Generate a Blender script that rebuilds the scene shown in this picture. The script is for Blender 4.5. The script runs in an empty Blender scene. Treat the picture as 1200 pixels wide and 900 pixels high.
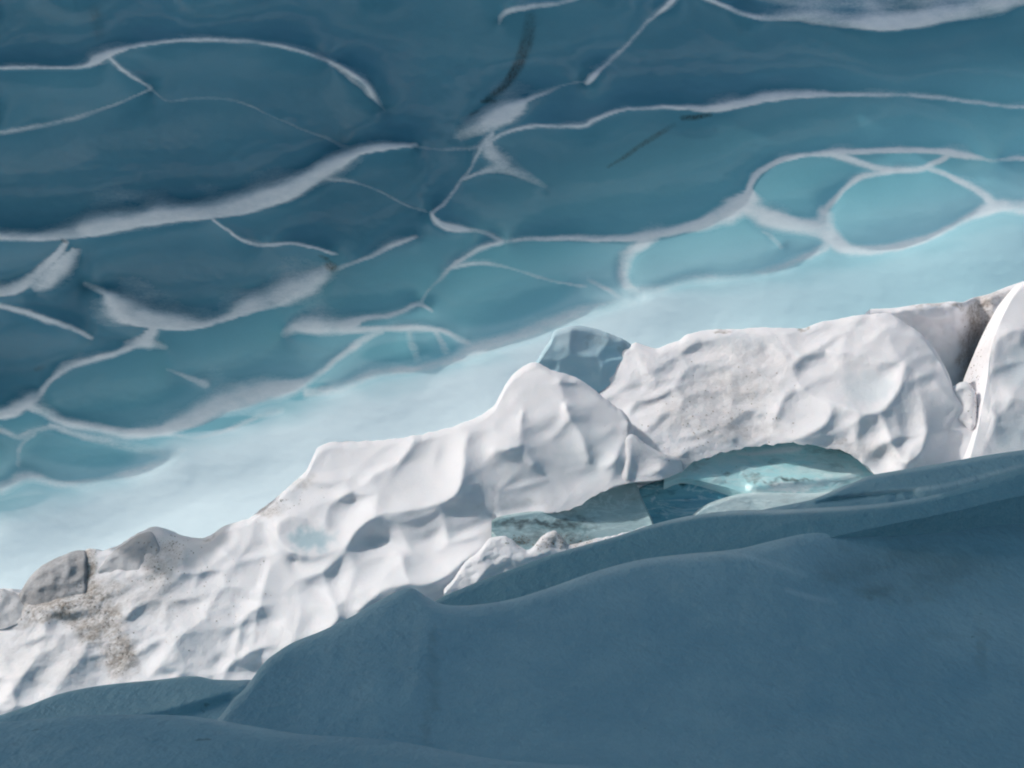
import bpy, math, random
import numpy as np

# ------------------------------------------------------------------ camera, world, sun, exposure
S = bpy.context.scene
C = S.collection
CAMZ, FPX = 3.0, 1648.0
cam_d = bpy.data.cameras.new('camera'); cam = bpy.data.objects.new('camera', cam_d); C.objects.link(cam)
cam.location = (0, 0, CAMZ); cam.rotation_euler = (math.radians(90), 0, 0)
cam_d.sensor_width = 36; cam_d.lens = 36 * FPX / 1200; cam_d.clip_end = 5000; cam_d.clip_start = .05
S.camera = cam
SUN_EL, SUN_AZ = 43.0, 21.0       # azimuth: degrees the sun stands beyond due left (towards +Y)
el, az = math.radians(SUN_EL), math.radians(SUN_AZ)
sv = (-math.cos(el) * math.cos(az), math.cos(el) * math.sin(az), math.sin(el))
w = bpy.data.worlds.new('World'); S.world = w; w.use_nodes = True
nt = w.node_tree; bg = nt.nodes['Background']; bg.inputs['Strength'].default_value = .15
sk = nt.nodes.new('ShaderNodeTexSky'); sk.sky_type = 'NISHITA'; sk.sun_disc = False
sk.sun_elevation = el; sk.sun_rotation = math.atan2(sv[0], sv[1]); sk.altitude = 0; sk.dust_density = 5.0; sk.air_density = 1.0; sk.ozone_density = .6
nt.links.new(sk.outputs[0], bg.inputs[0])
sl = bpy.data.lights.new('sun', 'SUN'); sl.energy = 2.55; sl.angle = math.radians(.6); sl.color = (1, .965, .93)
so = bpy.data.objects.new('sun', sl); C.objects.link(so)
from mathutils import Vector
so.rotation_euler = Vector(sv).to_track_quat('Z', 'Y').to_euler()
S.view_settings.view_transform = 'Standard'; S.view_settings.look = 'None'
S.view_settings.exposure = -0.05; S.view_settings.gamma = 1
S.cycles.filter_width = 2.1; S.cycles.max_bounces = 8; S.cycles.diffuse_bounces = 6
random.seed(4)

# ------------------------------------------------------------------ numeric helpers
def lerp(a, b, t): return a + (b - a) * t
def sstep(a, b, x):
    t = np.clip((x - a) / (b - a), 0, 1); return t * t * (3 - 2 * t)
def spline(pts, step=2.0):
    """smooth curve through the points; extra columns ride along"""
    P = np.array(pts, float)
    if len(P) == 2: 
        n = max(2, int(np.hypot(*(P[1, :2] - P[0, :2])) / step)); t = np.linspace(0, 1, n)[:, None]
        return P[0] * (1 - t) + P[1] * t
    Q = np.vstack([2 * P[0] - P[1], P, 2 * P[-1] - P[-2]]); out = []
    for i in range(1, len(Q) - 2):
        p0, p1, p2, p3 = Q[i - 1:i + 3]
        n = max(2, int(np.hypot(*(p2[:2] - p1[:2])) / step)); t = np.linspace(0, 1, n, endpoint=False)[:, None]
        c = .5 * ((2 * p1) + (-p0 + p2) * t + (2 * p0 - 5 * p1 + 4 * p2 - p3) * t ** 2 + (-p0 + 3 * p1 - 3 * p2 + p3) * t ** 3)
        c[:, 2:] = p1[2:] * (1 - t) + p2[2:] * t
        out.append(c)
    out.append(P[-1:]); return np.vstack(out)
def vnoise(x, y, seed=0):
    x, y = x + 0 * y, y + 0 * x
    x, y = x * .883 - y * .469 + 31.7, x * .469 + y * .883 + 17.3
    xi = np.floor(x).astype(np.int64); yi = np.floor(y).astype(np.int64); fx = x - xi; fy = y - yi
    sx = fx * fx * fx * (fx * (fx * 6 - 15) + 10); sy = fy * fy * fy * (fy * (fy * 6 - 15) + 10)
    def g(a, b, dx, dy):
        n = (a * 374761393 + b * 668265263 + seed * 552768351) & 0xffffffff
        n = ((n ^ (n >> 13)) * 1274126177) & 0xffffffff
        n = ((n ^ (n >> 16)) * 2246822519) & 0xffffffff
        t = ((n ^ (n >> 15)) & 0xffff) / 65536.0 * 2 * math.pi
        return np.cos(t) * dx + np.sin(t) * dy
    return 1.5 * lerp(lerp(g(xi, yi, fx, fy), g(xi + 1, yi, fx - 1, fy), sx), lerp(g(xi, yi + 1, fx, fy - 1), g(xi + 1, yi + 1, fx - 1, fy - 1), sx), sy)
def fbm(x, y, octv=4, seed=0, gain=.5):
    a = 1; s = 0; f = 1
    for k in range(octv):
        s = s + a * vnoise(x * f + 13.7 * k, y * f - 7.1 * k, seed + k); a *= gain; f *= 2.03
    return s
def billow(x, y, octv=3, seed=0, gain=.5):
    a = 1; s = 0; f = 1
    wx = x + .6 * fbm(x * .7, y * .7, 2, seed + 40); wy = y + .6 * fbm(x * .7, y * .7, 2, seed + 41)
    for k in range(octv):
        s = s + a * (.5 - np.sqrt(vnoise(wx * f + 3.7 * k, wy * f + 9.1 * k, seed + k) ** 2 + .01) * 1.6); a *= gain; f *= 2.07
    return s
def blur(a, sig):
    if sig <= 0: return a
    r = int(3 * sig + 1); k = np.exp(-.5 * (np.arange(-r, r + 1) / sig) ** 2); k /= k.sum()
    p = np.pad(a, ((r, r), (0, 0)), 'edge'); a = sum(k[i] * p[i:i + a.shape[0]] for i in range(2 * r + 1))
    p = np.pad(a, ((0, 0), (r, r)), 'edge'); return sum(k[i] * p[:, i:i + a.shape[1]] for i in range(2 * r + 1))
def suncups(u, v, du, dv, seed, depth=1.0, w=.22):
    """melt dimples with crisp rims: jittered cells of about du x dv"""
    x = (u + 9 * vnoise(u / du, v / dv, seed)) / du; y = (v + .25 * u) / dv + .45 * vnoise(u / du / 1.5, v / dv / 1.5, seed + 9)
    xi = np.floor(x); yi = np.floor(y); f1 = np.full(x.shape, 9.0); f2 = f1.copy(); amp = f1 * 0
    for i in (-1, 0, 1):
        for j in (-1, 0, 1):
            a = xi + i; b = yi + j
            n = ((a * 127.1 + b * 311.7 + seed * 74.7) % 1000); r1 = np.abs(np.sin(n * 12.9898) * 43758.5) % 1; r2 = np.abs(np.sin(n * 78.233) * 12543.1) % 1; r3 = np.abs(np.sin(n * 39.3) * 9911.3) % 1
            d = np.hypot(x - a - .15 - .7 * r1, y - b - .15 - .7 * r2)
            near = d < f1; f2 = np.where(near, f1, np.minimum(f2, d)); amp = np.where(near, r3, amp); f1 = np.where(near, d, f1)
    e = f2 - f1
    return -depth * (.45 + .9 * amp) * (1 - np.exp(-e / w)) * (1 - .35 * f1)
class Chart:
    """a rectangular chart (u to the right, v down) over a surface"""
    def __init__(s, u0, u1, v0, v1, res=2.0):
        s.u0, s.v0, s.res = u0, v0, res
        s.nu = int((u1 - u0) / res) + 1; s.nv = int((v1 - v0) / res) + 1
        s.U, s.V = np.meshgrid(u0 + res * np.arange(s.nu), v0 + res * np.arange(s.nv))
    def sample(s, F, u, v):
        x = np.clip((u - s.u0) / s.res, 0, s.nu - 1.001); y = np.clip((v - s.v0) / s.res, 0, s.nv - 1.001)
        i = x.astype(int); j = y.astype(int); fx = x - i; fy = y - j
        return lerp(lerp(F[j, i], F[j, i + 1], fx), lerp(F[j + 1, i], F[j + 1, i + 1], fx), fy)
    def solve(s, T, lines, L, extra=None, its=90):
        """membrane pulled towards T at length scale L and pinned along the lines (u, v, h)"""
        D = [spline(l, 1.0) for l in lines]; h = None
        for q in (8, 4, 2, 1):
            Tq = T[::q, ::q]; n, m = Tq.shape
            M = np.zeros((n, m), bool); Vv = np.zeros((n, m))
            for d in D:
                i = np.round((d[:, 0] - s.u0) / (s.res * q)).astype(int); j = np.round((d[:, 1] - s.v0) / (s.res * q)).astype(int)
                ok = (i >= 0) & (i < m) & (j >= 0) & (j < n); M[j[ok], i[ok]] = True; Vv[j[ok], i[ok]] = d[ok, 2]
            if extra is not None:
                e = extra[0][::q, ::q]; M |= e; Vv[e] = extra[1][::q, ::q][e]
            h = Tq.copy() if h is None else np.repeat(np.repeat(h, 2, 0), 2, 1)[:n, :m]
            if h.shape != (n, m): h = np.pad(h, ((0, n - h.shape[0]), (0, m - h.shape[1])), 'edge')
            a = (s.res * q) ** 2 / (4 * L * L)
            for _ in range(its):
                h[M] = Vv[M]
                p = np.pad(h, 1, 'edge')
                h = ((p[:-2, 1:-1] + p[2:, 1:-1] + p[1:-1, :-2] + p[1:-1, 2:]) / 4 + a * Tq) / (1 + a)
            h[M] = Vv[M]
        return h
    def bands(s, lines):
        """lines (u, v, width above, width below, strength) -> soft bands"""
        out = np.zeros_like(s.U)
        for l in lines:
            d = spline(l, 4.0)
            for k in range(len(d) - 1):
                a, b = d[k], d[k + 1]; W = max(a[2], b[2], a[3], b[3]) * 1.15 + 3
                i0 = int((min(a[0], b[0]) - W - s.u0) / s.res); i1 = int((max(a[0], b[0]) + W - s.u0) / s.res) + 2
                j0 = int((min(a[1], b[1]) - W - s.v0) / s.res); j1 = int((max(a[1], b[1]) + W - s.v0) / s.res) + 2
                i0, j0 = max(i0, 0), max(j0, 0); i1, j1 = min(i1, s.nu), min(j1, s.nv)
                if i0 >= i1 or j0 >= j1: continue
                X = s.U[j0:j1, i0:i1] - a[0]; Y = s.V[j0:j1, i0:i1] - a[1]; dx, dy = b[0] - a[0], b[1] - a[1]
                LL = dx * dx + dy * dy + 1e-9; t = np.clip((X * dx + Y * dy) / LL, 0, 1)
                ex, ey = X - t * dx, Y - t * dy; dist = np.hypot(ex, ey)
                up = ey < 0 if abs(dx) > abs(dy) * .6 else (ey * (1 if True else -1) < 0)
                wa, wb, st = (lerp(a[c], b[c], t) for c in (2, 3, 4))
                wd = np.where(up, wa, wb)
                f = st * (1 - sstep(.22, 1.0, dist / np.maximum(wd, .8)))
                out[j0:j1, i0:i1] = np.maximum(out[j0:j1, i0:i1], f)
        return out
def curve_fn(pts):
    d = spline(pts, 2.0); o = np.argsort(d[:, 0], kind='stable'); return lambda u: np.interp(u, d[o, 0], d[o, 1])
def world(u, v, y):
    """a point given by its direction from the camera and its distance along Y"""
    return np.stack([y * (u - 600) / FPX, y + 0 * u, CAMZ + y * (450 - v) / FPX], -1)
def mesh_grid(name, P, mat, attrs=None, smooth=True):
    n, m = P.shape[:2]; me = bpy.data.meshes.new(name)
    idx = np.arange(n * m).reshape(n, m)
    q = np.stack([idx[:-1, :-1], idx[1:, :-1], idx[1:, 1:], idx[:-1, 1:]], -1).reshape(-1, 4)
    me.vertices.add(n * m); me.vertices.foreach_set('co', P.reshape(-1).astype(np.float32))
    me.loops.add(q.size); me.loops.foreach_set('vertex_index', q.reshape(-1).astype(np.int32))
    me.polygons.add(len(q)); me.polygons.foreach_set('loop_start', (np.arange(len(q)) * 4).astype(np.int32))
    me.update(calc_edges=True)
    if smooth: me.polygons.foreach_set('use_smooth', np.ones(len(q), bool))
    for k, a in (attrs or {}).items():
        at = me.attributes.new(k, 'FLOAT', 'POINT'); at.data.foreach_set('value', a.reshape(-1).astype(np.float32))
    me.materials.append(mat); return me
def link(name, me, parent=None, **kw):
    o = bpy.data.objects.new(name, me); C.objects.link(o); o.parent = parent
    for k, v in kw.items(): o[k] = v
    return o

# ------------------------------------------------------------------ materials
class Mat:
    def __init__(s, name):
        s.m = bpy.data.materials.new(name); s.m.use_nodes = True; s.t = s.m.node_tree
        s.b = s.t.nodes['Principled BSDF']; s.co = s.new('ShaderNodeTexCoord').outputs['Object']
    def new(s, t, **kw):
        n = s.t.nodes.new(t)
        for k, v in kw.items(): setattr(n, k, v)
        return n
    def put(s, sock, v):
        if isinstance(v, bpy.types.NodeSocket): s.t.links.new(v, sock)
        else: sock.default_value = v
    def attr(s, name): return s.new('ShaderNodeAttribute', attribute_name=name).outputs['Fac']
    def noise(s, scale, detail=4, rough=.55, stretch=None, dist=0):
        n = s.new('ShaderNodeTexNoise'); co = s.co
        if stretch:
            mp = s.new('ShaderNodeMapping'); mp.inputs['Scale'].default_value = stretch[:3]
            if len(stretch) > 3: mp.inputs['Rotation'].default_value = (0, stretch[3], 0)
            s.t.links.new(co, mp.inputs['Vector']); co = mp.outputs[0]
        s.t.links.new(co, n.inputs['Vector']); n.inputs['Scale'].default_value = scale
        n.inputs['Detail'].default_value = detail; n.inputs['Roughness'].default_value = rough; n.inputs['Distortion'].default_value = dist
        return n.outputs['Fac']
    def math(s, op, a, b=0.0, clamp=False):
        n = s.new('ShaderNodeMath', operation=op, use_clamp=clamp); s.put(n.inputs[0], a); s.put(n.inputs[1], b); return n.outputs[0]
    def ramp(s, f, a, b, lo=0.0, hi=1.0):
        n = s.new('ShaderNodeMapRange', interpolation_type='SMOOTHSTEP'); s.put(n.inputs[0], f)
        for i, v in enumerate((a, b, lo, hi)): n.inputs[i + 1].default_value = v
        return n.outputs[0]
    def mix(s, f, a, b):
        n = s.new('ShaderNodeMix', data_type='RGBA'); s.put(n.inputs[0], f)
        for i, v in ((6, a), (7, b)): s.put(n.inputs[i], v if isinstance(v, bpy.types.NodeSocket) else (*v, 1))
        return n.outputs[2]
    def color(s, c): s.put(s.b.inputs['Base Color'], c if isinstance(c, bpy.types.NodeSocket) else (*c, 1)); return s
    def rough(s, r): s.put(s.b.inputs['Roughness'], r); return s
    def spec(s, r): s.b.inputs['Specular IOR Level'].default_value = r; return s
    def sss(s, wgt, rad, sc):
        s.b.inputs['Subsurface Weight'].default_value = wgt; s.b.inputs['Subsurface Radius'].default_value = rad
        s.b.inputs['Subsurface Scale'].default_value = sc; return s
    def bump(s, h, dist, strength=1.0):
        n = s.new('ShaderNodeBump'); n.inputs['Distance'].default_value = dist; n.inputs['Strength'].default_value = strength
        s.put(n.inputs['Height'], h); prev = s.b.inputs['Normal']
        if prev.is_linked: s.t.links.new(prev.links[0].from_socket, n.inputs['Normal'])
        s.t.links.new(n.outputs[0], s.b.inputs['Normal']); return s

def m_ceiling():
    m = Mat('scalloped_blue_ice'); fr = m.attr('frost'); mk = m.attr('milk'); dt = m.attr('dirt')
    streak = m.noise(2.2, 8, .7, (1.2, 1, 4.5, .3), .3); fine = m.noise(9, 6, .65, (1, 1, 2.2, .3)); big = m.noise(.45, 3)
    spray = m.math('ADD', m.math('MULTIPLY', streak, .6), m.math('MULTIPLY', m.noise(26, 7, .75, (1, 1, 1.8, .3)), .5))
    f = m.math('ADD', fr, m.math('MULTIPLY', m.math('SUBTRACT', spray, .55), m.ramp(fr, 0, .3, 0, 1.0)), True)
    f = m.ramp(f, .03, .85)
    dim_clear = m.mix(m.ramp(big, .35, .68), (.065, .215, .30), (.08, .25, .335))
    clear = m.mix(m.ramp(big, .35, .68), (.115, .415, .54), (.135, .45, .57))
    clear = m.mix(m.attr('thin'), dim_clear, clear)  # darker up the wall: light falloff put into the ice colour
    clear = m.mix(m.ramp(m.noise(45, 5, .7), .35, .75, 0, .16), clear, (.06, .17, .23))
    milky = m.mix(m.ramp(fine, .3, .75), (.58, .78, .85), (.62, .81, .87))
    frost = m.mix(m.ramp(fine, .3, .7), (.70, .745, .77), (.80, .825, .84))
    c = m.mix(mk, clear, milky)
    c = m.mix(m.math('MULTIPLY', f, .9), c, frost)
    grit = m.ramp(m.noise(14, 8, .75, (2, 1, 1)), .42, .62)
    c = m.mix(m.math('MULTIPLY', dt, m.ramp(grit, 0, 1, .62, 1), True), c, (.018, .024, .024))
    m.color(c).rough(m.mix(f, (.26,) * 3, (.55,) * 3)).spec(.45)
    tr = m.new('ShaderNodeBsdfTranslucent'); m.put(tr.inputs['Color'], m.mix(m.math('MAXIMUM', mk, f), (.26, .62, .70), (.74, .86, .90)))
    ms = m.new('ShaderNodeMixShader'); m.put(ms.inputs[0], m.math('MULTIPLY', m.attr('thin'), m.math('ADD', m.math('MULTIPLY', mk, .22), .50)))
    m.t.links.new(m.b.outputs[0], ms.inputs[1]); m.t.links.new(tr.outputs[0], ms.inputs[2])
    m.t.links.new(ms.outputs[0], m.t.nodes['Material Output'].inputs['Surface'])
    m.bump(m.noise(4, 6, .55, (1, 1, 1.6)), .004).bump(m.math('MULTIPLY', streak, f), .012)
    return m.m
def m_snow(name, dirt_tint=(.27, .205, .14), white=(.82, .81, .835), grain=1.0):
    m = Mat(name); d = m.attr('dirt'); b = m.attr('blue'); r = m.attr('rough')
    n1 = m.noise(7, 7, .68); n2 = m.noise(38, 5, .7); n3 = m.noise(2.1, 5, .6)
    c = m.mix(m.ramp(n3, .35, .7, 0, .5), white, (.74, .75, .79))
    c = m.mix(m.ramp(n2, .62, .8, 0, .10), c, (.62, .61, .59))
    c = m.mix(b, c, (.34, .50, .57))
    dd = m.math('MULTIPLY', d, m.ramp(m.math('ADD', m.math('MULTIPLY', n1, .6), m.math('MULTIPLY', n2, .5)), .42, .66, .22, .85), True)
    c = m.mix(dd, c, m.mix(m.ramp(n2, .35, .65), dirt_tint, tuple(x * .55 for x in dirt_tint)))
    m.color(c).rough(.62).spec(.25)
    m.bump(m.math('MULTIPLY', n1, m.ramp(r, 0, 1, .12, 1)), .016 * grain).bump(m.math('MULTIPLY', n2, m.ramp(r, 0, 1, .5, 1)), .006 * grain)
    m.sss(.25, (.5, .8, 1), .03)
    return m.m
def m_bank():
    m = Mat('shaded_blue_ice'); d = m.attr('dirt'); b = m.attr('blue')  # dirt, and the shade painted in the folds of the big hump
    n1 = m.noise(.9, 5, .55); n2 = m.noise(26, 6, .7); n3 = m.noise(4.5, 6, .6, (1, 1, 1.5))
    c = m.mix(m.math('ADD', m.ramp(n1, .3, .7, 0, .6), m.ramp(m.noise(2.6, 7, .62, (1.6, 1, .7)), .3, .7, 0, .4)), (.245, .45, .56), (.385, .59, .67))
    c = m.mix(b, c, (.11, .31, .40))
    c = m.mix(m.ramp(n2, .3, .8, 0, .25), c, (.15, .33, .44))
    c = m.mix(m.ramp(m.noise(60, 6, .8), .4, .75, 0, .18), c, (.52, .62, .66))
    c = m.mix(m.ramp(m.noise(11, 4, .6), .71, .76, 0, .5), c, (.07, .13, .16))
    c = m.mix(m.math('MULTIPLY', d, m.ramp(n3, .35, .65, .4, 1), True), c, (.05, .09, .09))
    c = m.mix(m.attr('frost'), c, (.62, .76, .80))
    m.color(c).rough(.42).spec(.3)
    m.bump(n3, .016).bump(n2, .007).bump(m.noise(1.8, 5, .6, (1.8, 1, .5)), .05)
    return m.m
def m_glassy(name, c1, c2, ro=.12, bumpd=.02):
    m = Mat(name); n = m.noise(3.2, 6, .6, (1, 1, 2.5, .2), .5); n2 = m.noise(16, 5, .7, (1, 1, 2))
    c = m.mix(m.ramp(n, .36, .64), c1, c2)
    vein = m.math('ABSOLUTE', m.math('SUBTRACT', m.noise(2.4, 6, .6, (1, 1, 4.0, .15), .8), .5))
    c = m.mix(m.ramp(vein, .0, .035, .55, 0), c, (.62, .78, .80))
    c = m.mix(m.ramp(m.noise(5, 6, .65, (1, 1, 3.5, .15), .5), .52, .68, 0, .6), c, tuple(x * .55 for x in c1))
    c = m.mix(m.math('MULTIPLY', m.attr('dirt'), m.ramp(n2, .35, .6, .4, 1), True), c, (.012, .02, .022))
    c = m.mix(m.attr('frost'), c, (.84, .88, .90))  # frost, and the snow reflection painted on the teal sheet
    m.color(c).rough(ro).spec(.6)
    m.bump(n, bumpd).bump(n2, bumpd * .3)
    return m.m
def m_plain(name, c, c2, ro=.8, sc=20):
    m = Mat(name); n = m.noise(sc, 6, .7); m.color(m.mix(m.ramp(n, .35, .65), c, c2)).rough(ro).spec(.2).bump(n, .01); return m.m

M_CEIL = m_ceiling(); M_SNOW = m_snow('sunlit_snow'); M_BANK = m_bank()

# ------------------------------------------------------------------ large structure
def tline(u, v):      # distance in chart units up from the crest of the snow ridge
    return (u - 0) * -.287 + (690 - v) * .958
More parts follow.
